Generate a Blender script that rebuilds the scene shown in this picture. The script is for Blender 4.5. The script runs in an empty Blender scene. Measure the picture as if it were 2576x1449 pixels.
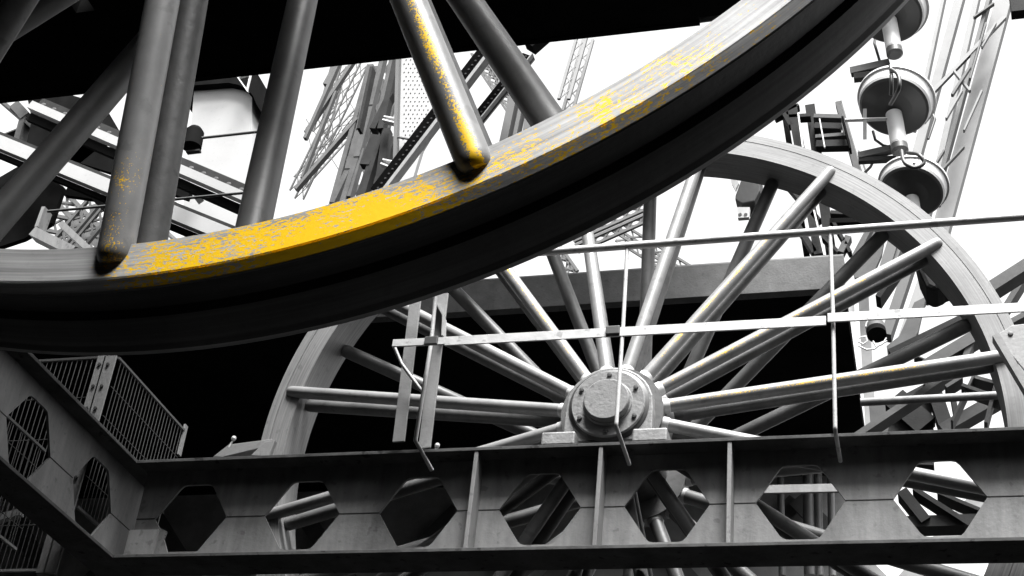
import bpy, bmesh, math, random
from mathutils import Vector, Matrix
random.seed(7)
S = bpy.context.scene
COL = S.collection
# ------------------------------------------------------------------ camera frame
YAW, PITCH, ROLL, FPX = -0.32, 0.5793, 0.1125, 3747.8
GZ = -1.6                                    # ground; the camera is the origin, 1.6 m up
FWD = Vector((math.sin(YAW)*math.cos(PITCH), math.cos(YAW)*math.cos(PITCH), math.sin(PITCH)))
RT0 = Vector((math.cos(YAW), -math.sin(YAW), 0)); UP0 = RT0.cross(FWD)
RT = RT0*math.cos(ROLL) + UP0*math.sin(ROLL)
UP = -RT0*math.sin(ROLL) + UP0*math.cos(ROLL)
cam = bpy.data.objects.new('camera', bpy.data.cameras.new('camera')); COL.objects.link(cam)
M = Matrix((RT, UP, -FWD)).transposed().to_4x4()
cam.matrix_world = M
cam.data.sensor_width = 36; cam.data.lens = 36*FPX/2576
cam.data.clip_start = .05; cam.data.clip_end = 2000
S.camera = cam
def ray(u, v): return FWD + RT*((u-1288)/FPX) - UP*((v-724.5)/FPX)
def at(u, v, Y=None, Z=None, X=None):
    d = ray(u, v)
    t = Y/d.y if Y is not None else (Z/d.z if Z is not None else X/d.x)
    return d*t
def mpp(u, v, Y): return at(u, v, Y=Y).dot(FWD)/FPX      # metres per photo pixel there

# ------------------------------------------------------------------ materials
def mat(name, val, rough=.55, var=.25, scale=6, metal=0., bump=.0, streak=None, spots=0., spec=.5):
    m = bpy.data.materials.new(name); m.use_nodes = True
    nt = m.node_tree; b = nt.nodes['Principled BSDF']; L = nt.links.new
    b.inputs['Roughness'].default_value = rough; b.inputs['Metallic'].default_value = metal
    b.inputs['Specular IOR Level'].default_value = spec
    tc = nt.nodes.new('ShaderNodeTexCoord'); mp = nt.nodes.new('ShaderNodeMapping')
    L(tc.outputs['Object'], mp.inputs['Vector'])
    if streak: mp.inputs['Scale'].default_value = streak
    n = nt.nodes.new('ShaderNodeTexNoise'); n.inputs['Scale'].default_value = scale; n.inputs['Detail'].default_value = 8; n.inputs['Roughness'].default_value = .65
    L(mp.outputs[0], n.inputs['Vector'])
    r = nt.nodes.new('ShaderNodeValToRGB')
    a, c = val*(1-var), val*(1+var)
    r.color_ramp.elements[0].position = .3; r.color_ramp.elements[1].position = .7
    r.color_ramp.elements[0].color = (a, a, a, 1); r.color_ramp.elements[1].color = (c, c, c, 1)
    L(n.outputs['Fac'], r.inputs['Fac']); out = r.outputs['Color']
    if spots:
        n2 = nt.nodes.new('ShaderNodeTexNoise'); n2.inputs['Scale'].default_value = 22; n2.inputs['Detail'].default_value = 6
        L(tc.outputs['Object'], n2.inputs['Vector'])
        r2 = nt.nodes.new('ShaderNodeValToRGB'); r2.color_ramp.elements[0].position = .62; r2.color_ramp.elements[1].position = .68
        L(n2.outputs['Fac'], r2.inputs['Fac'])
        mx = nt.nodes.new('ShaderNodeMix'); mx.data_type = 'RGBA'
        mu = nt.nodes.new('ShaderNodeMath'); mu.operation = 'MULTIPLY'; mu.inputs[1].default_value = spots
        L(r2.outputs['Color'], mu.inputs[0]); L(mu.outputs[0], mx.inputs['Factor'])
        L(out, mx.inputs['A']); mx.inputs['B'].default_value = (val*.25,)*3+(1,); out = mx.outputs['Result']
    L(out, b.inputs['Base Color'])
    if bump:
        bp = nt.nodes.new('ShaderNodeBump'); bp.inputs['Strength'].default_value = bump; bp.inputs['Distance'].default_value = .004
        n3 = nt.nodes.new('ShaderNodeTexNoise'); n3.inputs['Scale'].default_value = 60; n3.inputs['Detail'].default_value = 5
        L(tc.outputs['Object'], n3.inputs['Vector']); L(n3.outputs['Fac'], bp.inputs['Height']); L(bp.outputs[0], b.inputs['Normal'])
    m['out'] = 0
    return m
STEEL = mat('grey_steel_paint', .125, .6, .30, 4, bump=.25, spots=.45, streak=(4,4,.8))
WHEEL = mat('grey_wheel_paint', .36, .45, .16, 4, bump=.1, spots=.15)
SPOKE = mat('grey_spoke_paint', .16, .42, .22, 9, bump=.08, spots=.3)
GROOVE = mat('greasy_black_groove', .02, .5, .5, 8, metal=.0, bump=.2)
BEARG = mat('grey_bearing_paint', .16, .5, .2, 12, bump=.5, spots=.5)
BOLT = mat('black_bolt', .03, .5, .2)
RAILM = mat('pale_rail_paint', .38, .5, .15, 12, bump=.3, spots=.5)
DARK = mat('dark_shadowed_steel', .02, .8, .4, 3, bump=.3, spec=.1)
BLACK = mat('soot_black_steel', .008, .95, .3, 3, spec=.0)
DRUM = mat('dark_grey_lamp_enamel', .05, .45, .15, 8)
LIGHTM = mat('light_galvanised', .45, .45, .12, 6)
PALE = mat('pale_cladding', .24, .6, .06, 3, spots=.12)
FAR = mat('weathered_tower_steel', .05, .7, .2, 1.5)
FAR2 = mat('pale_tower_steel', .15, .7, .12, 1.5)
MID = mat('mid_grey_lattice_steel', .055, .7, .3, 4, bump=.2, spec=.2)
WIRE = mat('galvanised_wire', .022, .5, .3, 30)
CABLE = mat('black_rubber_cable', .02, .5, .1)
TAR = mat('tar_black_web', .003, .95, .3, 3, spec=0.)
GROUND = mat('dark_wet_concrete', .012, 1., .4, .8, spec=0.)
FASC = mat('grainy_grey_fascia', .07, .8, .3, 9, bump=.5, spots=.4)

def yellow(name, base, mode):
    """worn grainy yellow paint over grey: the mask follows the part (angle round the wheel, or one side of a spoke)"""
    m = base.copy(); m.name = name; nt = m.node_tree; b = nt.nodes['Principled BSDF']; L = nt.links.new
    prev = b.inputs['Base Color'].links[0].from_socket
    tc = nt.nodes.new('ShaderNodeTexCoord'); sp = nt.nodes.new('ShaderNodeSeparateXYZ'); L(tc.outputs['Object'], sp.inputs[0])
    def mth(op, a, b_=None, c=None):
        n = nt.nodes.new('ShaderNodeMath'); n.operation = op
        for i, x in enumerate((a, b_, c)):
            if x is None: continue
            if isinstance(x, (int, float)): n.inputs[i].default_value = x
            else: L(x, n.inputs[i])
        return n.outputs[0]
    def curve(x, pts):
        n = nt.nodes.new('ShaderNodeValToRGB'); e = n.color_ramp.elements
        lo, hi = pts[0][0], pts[-1][0]
        L(mth('DIVIDE', mth('SUBTRACT', x, lo), hi-lo), n.inputs['Fac'])
        for i, (p, v) in enumerate(pts):
            q = (p-lo)/(hi-lo)
            el = e[0] if i == 0 else (e[len(e)-1] if i == len(pts)-1 else e.new(q))
            el.position = q; el.color = (v, v, v, 1)
        return n.outputs[0]
    if mode[0] == 'rim':
        a = mth('MULTIPLY', mth('ARCTAN2', sp.outputs[2], sp.outputs[0]), 180/math.pi)
        k = curve(a, mode[1])
        r = mth('POWER', mth('ADD', mth('MULTIPLY', sp.outputs[0], sp.outputs[0]), mth('MULTIPLY', sp.outputs[2], sp.outputs[2])), .5)
        k = mth('MULTIPLY', k, curve(r, [(1.70, .55), (1.725, .9), (1.755, 1.0), (1.80, 1.0)]))
    else:                                                # spoke: along radius and across
        ang, rp, off, wid = mode[1:]
        ca, sa = math.cos(ang), math.sin(ang)
        r = mth('ADD', mth('MULTIPLY', sp.outputs[0], ca), mth('MULTIPLY', sp.outputs[2], sa))
        c = mth('ADD', mth('MULTIPLY', sp.outputs[0], sa), mth('MULTIPLY', sp.outputs[2], -ca))
        d = mth('ABSOLUTE', mth('SUBTRACT', c, off))
        k = mth('MULTIPLY', curve(r, rp), curve(d, [(0, 1), (wid, .75), (wid*1.8, 0)]))
    k = mth('MULTIPLY', k, mth('LESS_THAN', sp.outputs[1], .01))
    n = nt.nodes.new('ShaderNodeTexNoise'); n.inputs['Scale'].default_value = 230; n.inputs['Detail'].default_value = 3; n.inputs['Roughness'].default_value = .7
    if mode[0] == 'rim':                                 # wear drawn out along the turning direction
        cb = nt.nodes.new('ShaderNodeCombineXYZ'); L(mth('MULTIPLY', a, .0305*.32), cb.inputs[0]); L(r, cb.inputs[1]); L(cb.outputs[0], n.inputs['Vector'])
    else: L(tc.outputs['Object'], n.inputs['Vector'])
    n2 = nt.nodes.new('ShaderNodeTexNoise'); n2.inputs['Scale'].default_value = 14; n2.inputs['Detail'].default_value = 4
    L(tc.outputs['Object'], n2.inputs['Vector'])
    t = mth('ADD', mth('MULTIPLY', n.outputs['Fac'], .8), mth('MULTIPLY', n2.outputs['Fac'], .35))   # about .57 +- .1
    f = mth('GREATER_THAN', mth('ADD', t, mth('MULTIPLY', k, .36)), .79)
    mx = nt.nodes.new('ShaderNodeMix'); mx.data_type = 'RGBA'
    L(f, mx.inputs['Factor']); L(prev, mx.inputs['A']); mx.inputs['B'].default_value = (.78, .47, .0, 1)
    L(mx.outputs['Result'], b.inputs['Base Color'])
    return m

def streaks(base, name, amt=.5, fr=70., fa=1.6):
    '''wear and grime drawn out round the wheel: noise in (angle, radius, depth)'''
    m = base.copy(); m.name = name; nt = m.node_tree; b = nt.nodes['Principled BSDF']; L = nt.links.new
    prev = b.inputs['Base Color'].links[0].from_socket
    tc = nt.nodes.new('ShaderNodeTexCoord'); sp = nt.nodes.new('ShaderNodeSeparateXYZ'); L(tc.outputs['Object'], sp.inputs[0])
    def mth(op, a, b_=None):
        n = nt.nodes.new('ShaderNodeMath'); n.operation = op
        for i, x in enumerate((a, b_)):
            if x is None: continue
            if isinstance(x, (int, float)): n.inputs[i].default_value = x
            else: L(x, n.inputs[i])
        return n.outputs[0]
    a = mth('MULTIPLY', mth('ARCTAN2', sp.outputs[2], sp.outputs[0]), fa)
    rr = mth('MULTIPLY', mth('POWER', mth('ADD', mth('MULTIPLY', sp.outputs[0], sp.outputs[0]), mth('MULTIPLY', sp.outputs[2], sp.outputs[2])), .5), fr)
    cb = nt.nodes.new('ShaderNodeCombineXYZ'); L(a, cb.inputs[0]); L(rr, cb.inputs[1]); L(mth('MULTIPLY', sp.outputs[1], fr), cb.inputs[2])
    n = nt.nodes.new('ShaderNodeTexNoise'); n.inputs['Scale'].default_value = 2.; n.inputs['Detail'].default_value = 6; n.inputs['Roughness'].default_value = .6
    L(cb.outputs[0], n.inputs['Vector'])
    f = nt.nodes.new('ShaderNodeMapRange'); f.inputs[1].default_value = .3; f.inputs[2].default_value = .7; f.inputs[3].default_value = 1-amt; f.inputs[4].default_value = 1+amt*.6
    L(n.outputs['Fac'], f.inputs[0])
    v = nt.nodes.new('ShaderNodeVectorMath'); v.operation = 'SCALE'; L(prev, v.inputs[0]); L(f.outputs[0], v.inputs['Scale'])
    L(v.outputs[0], b.inputs['Base Color'])
    return m
WHEELR = streaks(WHEEL, 'streaked_wheel_paint', .42)
WHEELB = streaks(mat('dull_wheel_paint', .15, .5, .2, 4, bump=.1, spots=.3), 'streaked_dull_wheel_paint', .45)
BAND = streaks(mat('worn_tread_steel', .10, .5, .3, 4, bump=.1, spots=.2), 'streaked_tread_steel', .35, 40., 1.3)
GROOVER = streaks(GROOVE, 'streaked_groove_grease', .7, 45., 1.2)
# ------------------------------------------------------------------ mesh helpers
def obj(name, bm, m, parent=None, bevel=0):
    me = bpy.data.meshes.new(name); bmesh.ops.recalc_face_normals(bm, faces=bm.faces[:]) if bm.faces else None
    bm.to_mesh(me); bm.free(); me.materials.append(m)
    o = bpy.data.objects.new(name, me); COL.objects.link(o)
    if parent: o.parent = parent
    if bevel:
        b = o.modifiers.new('bevel', 'BEVEL'); b.width = bevel; b.segments = 2; b.limit_method = 'ANGLE'; b.angle_limit = math.radians(50)
    return o
def tag(o, label, cat, group=None):
    o['label'] = label; o['category'] = cat
    if group: o['group'] = group
    return o
def thing(name, loc, label, cat, group=None):
    o = bpy.data.objects.new(name, None); o.empty_display_size = .1; COL.objects.link(o); o.location = loc
    return tag(o, label, cat, group)
def part(name, bm, m, t, bevel=0):
    """mesh given in world coordinates, moved into the thing's frame"""
    bmesh.ops.translate(bm, verts=bm.verts[:], vec=-Vector(t.location))
    return obj(name, bm, m, t, bevel)
def sub(name, bm, m, t, p, bevel=0):
    bmesh.ops.translate(bm, verts=bm.verts[:], vec=-Vector(t.location))
    return obj(name, bm, m, p, bevel)
def NB(): return bmesh.new()
def hexa(bm, P):
    v = [bm.verts.new(p) for p in P]
    for f in ((0,1,2,3),(7,6,5,4),(0,4,5,1),(1,5,6,2),(2,6,7,3),(3,7,4,0)): bm.faces.new([v[i] for i in f])
def box(bm, x0, x1, y0, y1, z0, z1):
    hexa(bm, [(x0,y0,z0),(x1,y0,z0),(x1,y1,z0),(x0,y1,z0),(x0,y0,z1),(x1,y0,z1),(x1,y1,z1),(x0,y1,z1)]); return bm
YV = Vector((0,1,0))
def bar(bm, a, b, w, d=None, dep=YV):
    """rectangular bar a->b, w across, d along the depth direction"""
    a, b = Vector(a), Vector(b); d = w if d is None else d
    ax = (b-a).normalized(); n = dep.cross(ax)
    n = n.normalized() if n.length > 1e-5 else Vector((1,0,0)); dd = ax.cross(n).normalized()
    q = [n*(-w/2)-dd*(d/2), n*(w/2)-dd*(d/2), n*(w/2)+dd*(d/2), n*(-w/2)+dd*(d/2)]
    hexa(bm, [a+x for x in q]+[b+x for x in q]); return bm
def tube(bm, pts, r, n=12, caps=True):
    pts = [Vector(p) for p in pts]; rr = r if isinstance(r, (list, tuple)) else [r]*len(pts)
    t0 = (pts[1]-pts[0]).normalized(); u = t0.orthogonal().normalized(); rings = []
    for i, p in enumerate(pts):
        t = (pts[min(i+1,len(pts)-1)]-pts[max(i-1,0)]).normalized()
        u = (u-t*u.dot(t)).normalized(); w = t.cross(u)
        rings.append([bm.verts.new(p+(u*math.cos(2*math.pi*k/n)+w*math.sin(2*math.pi*k/n))*rr[i]) for k in range(n)])
    for a, b in zip(rings, rings[1:]):
        for k in range(n):
            f = bm.faces.new((a[k], a[(k+1)%n], b[(k+1)%n], b[k])); f.smooth = True
    if caps:
        for ring in (rings[0], rings[-1]):
            vs = [bm.verts.new(v.co) for v in ring]; bm.faces.new(vs)
    return bm
def lathe(bm, prof, c, ax=YV, n=48, a0=0., a1=2*math.pi, smooth=True):
    """profile [(r, h)] turned about ax through c; each profile segment its own strip (crisp edges)"""
    ax = Vector(ax).normalized()
    e1 = Vector((1,0,0)) if abs(ax.x) < .9 else Vector((0,0,1)); e1 = (e1-ax*e1.dot(ax)).normalized(); e2 = ax.cross(e1)
    full = abs(a1-a0-2*math.pi) < 1e-6; m = n if full else n+1; c = Vector(c)
    def ring(r, h):
        if r < 1e-6: return [bm.verts.new(c+ax*h)]*m
        return [bm.verts.new(c+ax*h+(e1*math.cos(a0+(a1-a0)*k/n)+e2*math.sin(a0+(a1-a0)*k/n))*r) for k in range(m)]
    for (r0,h0),(r1,h1) in zip(prof, prof[1:]):
        A, B = ring(r0,h0), ring(r1,h1)
        for k in range(n):
            q = [A[k], A[(k+1)%m], B[(k+1)%m], B[k]]; f = []
            for v in q:
                if v not in f: f.append(v)
            if len(f) > 2:
                fc = bm.faces.new(f); fc.smooth = smooth
    return bm
def prism(bm, poly, y0, y1):
    """polygon [(x, z)] extruded along Y"""
    A = [bm.verts.new((x,y0,z)) for x,z in poly]; B = [bm.verts.new((x,y1,z)) for x,z in poly]
    bm.faces.new(A); bm.faces.new(B[::-1])
    for i in range(len(poly)):
        j = (i+1)%len(poly); bm.faces.new((A[i],A[j],B[j],B[i]))
    return bm
def prismx(bm, poly, x0, x1):
    prism(bm, poly, x0, x1)
    for v in bm.verts[-2*len(poly):]: pass
def rivet(bm, p, r, ax=-YV):
    lathe(bm, [(r,0),(r*.8,r*.4),(0,r*.6)], p, ax, n=8)

SPOKEB = mat('shade_toned_back_spoke', .075, .5, .3, 9, bump=.08, spots=.3)  # darker copy of the spoke paint, standing in for shade on the back layer
SPOKED = mat('shade_toned_inner_spoke', .06, .5, .4, 9, bump=.25, spots=.5)  # shade on the inner spokes and hub put into the base colour
# ------------------------------------------------------------------ spoked wheels
def wheel(name, c, rin, R, W, offs, label, yel, YF, line=.02, hubr=.19):
    t = thing(name, c, label, 'wheel', 'cable wheels on one shaft')
    g = lambda: NB(); N = 288
    lip = .012
    rm = yellow('worn_yellow_rim_paint', WHEELR, ('rim', yel)) if yel else WHEELB
    b = g(); lathe(b, [(rin,0),(R-line-.005,0)], (0,0,0), n=N); lathe(b, [(R-line-.005,0),(R-line-.002,.003),(R-line,0)]+([(R-.002,0),(R,.003),(R,lip)] if line > .03 else [(R-.003,.009),(R,lip)]), (0,0,0), n=N)
    lathe(b, [(rin,W),(rin,0)], (0,0,0), n=N); lathe(b, [(R,W-lip),(R,W),(rin,W)], (0,0,0), n=N)
    rim = obj('rim', b, rm, t)
    b = g(); pr = [(R,lip),(R-.022,lip+.012),(R-.026,lip+.03),(R-.026,W*.48),(R-.045,W*.5),(R-.045,W*.53),(R-.016,W*.55)]
    for k in range(7):
        a = k/6; pr.append((R-.016+.012*math.sin(a*math.pi*.5), W*.55+(W-lip-W*.55)*a))
    pr[-1] = (R, W-lip)
    lathe(b, pr[:6], (0,0,0), n=N); obj('rope_groove', b, GROOVER, t)
    b = g(); lathe(b, pr[5:], (0,0,0), n=N); obj('tread_band', b, BAND, t)
    # hub
    yh = [-.20, .02, W+.2]
    b = g(); lathe(b, [(.0,-.24),(hubr+.04,-.24),(hubr+.04,-.15),(hubr-.05,-.15),(hubr-.05,W+.15),(hubr+.04,W+.15),(hubr+.04,W+.24),(0,W+.24)], (0,0,0), n=64)
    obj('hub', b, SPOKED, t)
    b = g(); tube(b, [(0,-.30 if name=='x' else -.36,0),(0,W+.36,0)], .07, 32); obj('axle', b, BOLT, t)
    proto = []
    def spoke(a, y0, y1, r1, rr, m=SPOKE, foot=True):
        d = Vector((math.cos(a),0,math.sin(a)))
        p0 = d*hubr + Vector((0,y0,0)); p1 = d*r1 + Vector((0,y1,0)); dd = (p1-p0).normalized()
        b = g(); L = (p1-p0).length
        tube(b, [p0, p0+dd*L*.5, p1-dd*rr*.9, p1-dd*rr*.5, p1-dd*rr*.2, p1], [rr, rr, rr, rr*.97, rr*.86, rr*.68], 24)
        o = obj('spoke', b, m, t)
        s = NB(); tube(s, [p0+dd*.0, p0+dd*.06, p0+dd*.065], [rr*1.12, rr*1.12, rr], 20); obj('collar', s, WHEEL, o)
        return o
    for k in range(16):
        st = 2*math.pi*k/16
        for kind, off in offs:
            a = st+math.radians(off)
            if kind == 'front':
                m = SPOKE
                ad = (math.degrees(a)+180) % 360-180
                if yel and abs(ad+67.5) < 3: m = yellow('worn_yellow_spoke_paint', SPOKE, ('spoke', a, [(1.0,.8),(1.2,.72),(1.5,.72),(1.62,.62),(1.68,.85),(1.76,.9)], YF, .009))
                elif yel and abs(ad+90) < 4: m = yellow('speckled_spoke_paint', SPOKE, ('spoke', a, [(1.45,.05),(1.55,.3),(1.7,.5),(1.78,.6)], YF, .016))
                elif not yel and abs(ad-11.3) < 2 or abs(ad-33.8) < 2 or abs(ad-56.3) < 2 or abs(ad-123.8) < 2: m = yellow('yellow_flecked_spoke', SPOKE, ('spoke', a, [(.3,.3),(.6,.52),(.9,.5),(1.3,.45),(1.5,0)], .004, .006))
                spoke(a, -.20, .010, R-.058, .033 if yel else .030, m)
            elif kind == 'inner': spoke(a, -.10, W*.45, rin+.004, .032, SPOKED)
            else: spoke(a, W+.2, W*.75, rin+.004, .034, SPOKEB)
    return t
wheel('spoked_wheel', (-1.40, 1.8975, 3.163), 1.706, 1.8, .218, [('front', 0.6), ('inner', 0.9), ('back', 6.4)],
      'large near cable wheel across the top with worn yellow paint on its rim',
      [(-110,0),(-97,0),(-91.5,.0),(-89,.45),(-85,.66),(-79,.85),(-73,.93),(-70,.66),(-67,.40),(-64,.47),(-60,.56),(-56,.50),(-52,.36),(-46,.22),(-38,.1),(-30,0)], -.006)
wheel('spoked_wheel', (-1.3409, 5.8703, 3.18), 1.664, 1.8, .22, [('front', 11.3), ('inner', 11.9), ('back', -1.0)],
      'smaller looking grey cable wheel behind the railing, centred on the bolted bearing', None, 0, .045)

# ------------------------------------------------------------------ castellated beams
ZT, ZB, ZS = 2.96, 2.472, 2.706; FT = .016
def castellated(t, toworld, L0, L1, c0, pitch, half=.10, holes=None, rag=None):
    """beam running along local l, across w (towards viewer negative), z up; toworld(l,w,z)->xyz"""
    def lbox(l0,l1,w0,w1,z0,z1):
        b = NB(); P = [(l0,w0,z0),(l1,w0,z0),(l1,w1,z0),(l0,w1,z0),(l0,w0,z1),(l1,w0,z1),(l1,w1,z1),(l0,w1,z1)]
        hexa(b, [toworld(*p) for p in P]); return b
    part('top_flange', lbox(L0,L1,-half,half,ZT-FT,ZT), EDGE, t, .002)
    part('bottom_flange', lbox(L0,L1,-half,half,ZB,ZB+FT), EDGE, t, .002)
    b = NB(); hw, tw, hh = .180, .072, .165; n0 = math.floor((L0-c0)/pitch)-1; n1 = math.ceil((L1-c0)/pitch)+1
    s = NB()
    for n in range(n0, n1+1):
        c = c0+n*pitch; lo, hi = max(c-pitch/2, L0), min(c+pitch/2, L1)
        if hi-lo < .02: continue
        hole = c-hw > L0+.01 and c+hw < L1-.01
        for sg in (1,-1):
            zi = ZS+sg*.0012; ze = (ZT-FT) if sg > 0 else (ZB+FT)
            if hole:
                top = [(c-hw,zi),(c-tw-.012,zi+sg*(hh-.018)),(c-tw+.002,zi+sg*(hh-.004)),(c-tw+.02,zi+sg*hh),(c+tw-.02,zi+sg*hh),(c+tw-.002,zi+sg*(hh-.004)),(c+tw+.012,zi+sg*(hh-.018)),(c+hw,zi)]
                if rag is not None and n == rag and sg < 0:
                    top = [(c-hw,zi),(c-hw+.03,zi-.04),(c-hw+.075,zi-.062),(c-hw+.07,zi-.10),(c-tw-.005,zi-hh),(c+tw,zi-hh),(c+hw,zi)]
                poly = [(lo,zi)]+top+[(hi,zi),(hi,ze),(lo,ze)]
            else: poly = [(lo,zi),(hi,zi),(hi,ze),(lo,ze)]
            A = [b.verts.new(toworld(x,-.006,z)) for x,z in poly]; B = [b.verts.new(toworld(x,.006,z)) for x,z in poly]
            b.faces.new(A); b.faces.new(B[::-1])
            for i in range(len(poly)):
                j = (i+1)%len(poly); b.faces.new((A[i],A[j],B[j],B[i]))
        for x0, x1 in (((lo, c-hw),(c+hw, hi)) if hole else ((lo,hi),)):
            P = [(x0,-.0072,ZS-.0022),(x1,-.0072,ZS-.0022),(x1,.0072,ZS-.0022),(x0,.0072,ZS-.0022),(x0,-.0072,ZS+.0022),(x1,-.0072,ZS+.0022),(x1,.0072,ZS+.0022),(x0,.0072,ZS+.0022)]
            hexa(s, [toworld(*p) for p in P])
    part('web', b, STEEL, t); part('weld_seam', s, DARK, t)
EDGE = mat('chipped_flange_paint', .06, .85, .35, 9, bump=.4, spots=.8, spec=.1)
Yw = 5.60
tb = thing('castellated_beam', (-1.4, Yw, ZB), 'long level steel beam with hexagonal holes across the foot of the photo', 'beam')
castellated(tb, lambda l,w,z: (l, Yw+w, z), -3.545, 3.5, -3.263, .548, .105, rag=0)
for u in (1193, 1508, 1835):
    x = at(u, 1200, Y=5.51).x
    b = NB(); box(b, x-.009, x+.009, 5.499, 5.5935, ZB+FT, ZT-FT); part('stiffener', b, STEEL, tb, .002)
Xw = -3.638
tl = thing('castellated_beam', (Xw, 4., ZB), 'steel beam with hexagonal holes running towards the viewer at lower left', 'beam')
castellated(tl, lambda l,w,z: (Xw-w, l, z), .6, 5.80, 4.79, .556, .092)
tag(obj('splice_plate', box(NB(), -3.546, -3.40, 5.575, 5.591, ZB+FT, ZT-FT-.3), STEEL), 'short dark plate where the two holed beams meet', 'plate')

# second beam under the rear bearing of the rear wheel, seen through the holes
tb2 = thing('castellated_beam', (-1.4, 6.65, ZB), 'dark rear beam glimpsed through the hexagonal holes', 'beam')
b = NB(); box(b, -3.4, 3.5, 6.58, 6.76, ZT-.25, ZT-.23); part('top_flange', b, DARK, tb2)
b = NB(); box(b, -3.4, 3.5, 6.664, 6.676, ZB+.0, ZT-.25); part('web', b, DARK, tb2)

# ------------------------------------------------------------------ bearings
def bearing(cx, cz, y, label, ztop=ZT, s=1):
    t = thing('pillow_block_bearing', (cx, y, ztop), label, 'bearing', 'bearings carrying the shaft')
    Y = lambda a: y+s*a
    def pz(poly, a, b_, nm, m, bev=.004):
        bm = NB(); prism(bm, [(cx+x, cz+z) for x,z in poly], Y(a), Y(b_)); return part(nm, bm, m, t, bev)
    h = cz-ztop; R = .196
    arc = [(R*math.cos(math.radians(a))*(1.0), R*math.sin(math.radians(a))) for a in (0,14,28,38,52,66,76,90,104,114,128,142,152,166,180)]
    arc = [(R,-h+.045)]+[(R,-.03)]+arc[1:-1]+[(-R,-.03),(-R,-h+.045)]
    pz(arc, .055, .150, 'housing', BEARG, .006)
    for sg in (-1, 1):
        x0, x1 = sorted((sg*.125, sg*.275))
        b = NB(); box(b, cx+x0, cx+x1, min(Y(-.012),Y(.17)), max(Y(-.012),Y(.17)), ztop+.001, ztop+.066); f = part('foot', b, BEARG, t, .008)
        for q in (.165, .235):
            b = NB(); lathe(b, [(0.02,0),(.02,.012),(0,.014)], (cx+sg*q, Y(.05), ztop+.066), (0,0,1), n=6, smooth=False); sub('bolt', b, BEARG, t, f)
    b = NB(); box(b, cx-.124, cx+.124, min(Y(.05),Y(.19)), max(Y(.05),Y(.19)), ztop+.002, ztop+.05); part('base', b, DARK, t)
    ax = Vector((0,-s,0))
    b = NB(); lathe(b, [(.179,-.054),(.179,-.050),(.160,-.04)], (cx,y,cz), ax, n=64); part('gasket', b, BOLT, t)
    b = NB(); lathe(b, [(.165,-.052),(.165,-.036),(.160,-.030),(.112,-.030),(.108,-.026)], (cx,y,cz), ax, n=64); cv = part('cover', b, BEARG, t)
    b = NB(); lathe(b, [(.1105,-.03),(.106,-.022),(.1015,-.022),(.100,.006),(.096,.010),(0,.010)], (cx,y,cz), ax, n=64); part('shaft_cap', b, BEARG, t)
    for k in range(6):
        a = math.radians(90+60*k)
        b = NB(); lathe(b, [(.0105,0),(.0105,.009),(0,.010)], (cx+.140*math.cos(a), y+s*.03, cz+.140*math.sin(a)), ax, n=6, smooth=False); sub('cover_bolt', b, BOLT, t, cv)
    return t
bearing(-1.3409, 3.18, 5.515, 'round bolted bearing in front of the rear wheel, sitting on the holed beam')

# ------------------------------------------------------------------ railing
YR = 5.25
tr = thing('railing', (-1.2, YR, 2.9), 'pale railing of thin rods along the front of the holed beam', 'railing')
p0 = at(1370, 634, Y=YR); p1 = at(2576, 545, Y=YR); dxr = (p1-p0)
b = NB(); tube(b, [p0-dxr*.5, p0, p1, p1+dxr*.6], .0175, 16); part('top_rail', b, RAILM, tr)
def flat(u0,v0,u1,v1,Y,w,d=.006): 
    b = NB(); bar(b, at(u0,v0,Y=Y), at(u1,v1,Y=Y), w, d); return b
part('mid_rail', flat(1120,859,2078,807,YR-.006,.044,.008), RAILM, tr, .001)
part('mid_rail', flat(2082,800,2640,770,YR-.02,.042,.008), RAILM, tr, .001)
part('mid_rail', flat(988,864,1120,858,YR-.006,.036,.01), RAILM, tr, .001)
for (u0,v0,u1,v1,ue,ve) in ((1578,622,1550,1072,1583,1168),(2088,572,2101,1082,2114,1160)):
    a, c = at(u0,v0,Y=YR), at(u1,v1,Y=YR)
    e = at(ue,ve,Y=5.50)
    b = NB(); tube(b, [a, a*.55+c*.45+Vector((.003,0,0)), c+(a-c).normalized()*.015, c, c+(e-c)*.1, e], .0085, 10); part('stanchion', b, RAILM, tr)
for (u,v) in ((1542,832),(1085,858)):
    q = at(u,v,Y=YR-.014); b = NB(); box(b, q.x-.03,q.x+.03,q.y-.01,q.y+.006,q.z-.02,q.z+.02); part('clamp', b, BOLT, tr, .003)
# end posts with brace
te = thing('rail_end_post', at(1030,1120,Y=5.40), 'pair of flat grey posts with a thin rod at the left end of the railing', 'post')
def post(u0,v0,u1,v1,Y,w,d,nm='post',m=STEEL):
    b = NB(); bar(b, at(u0,v0,Y=Y), at(u1,v1,Y=Y), w, d); return part(nm, b, m, te, .002)
LP = mat('light_post_paint', .16, .55, .12, 9, bump=.3, spots=.2)
post(1052,700,1003,1112,5.42,.056,.01, m=LP); 
post(1114,740,1068,1128,5.40,.056,.01, m=LP)
b = NB(); tube(b, [at(1100,700,Y=5.33), at(1085,860,Y=5.33), at(1045,1108,Y=5.33), at(1086,1182,Y=5.50)], .0095, 10); part('rod', b, RAILM, te)
b = NB(); tube(b, [at(990,868,Y=5.33), at(1010,915,Y=5.35), at(1062,985,Y=5.38)], .008, 8); part('brace', b, RAILM, te)
b = NB(); bar(b, at(1092,752,Y=5.37), at(1118,800,Y=5.38), .006, .05); bar(b, at(1118,800,Y=5.38), at(1116,850,Y=5.38), .006, .05); part('strap', b, RAILM, te)

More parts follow.
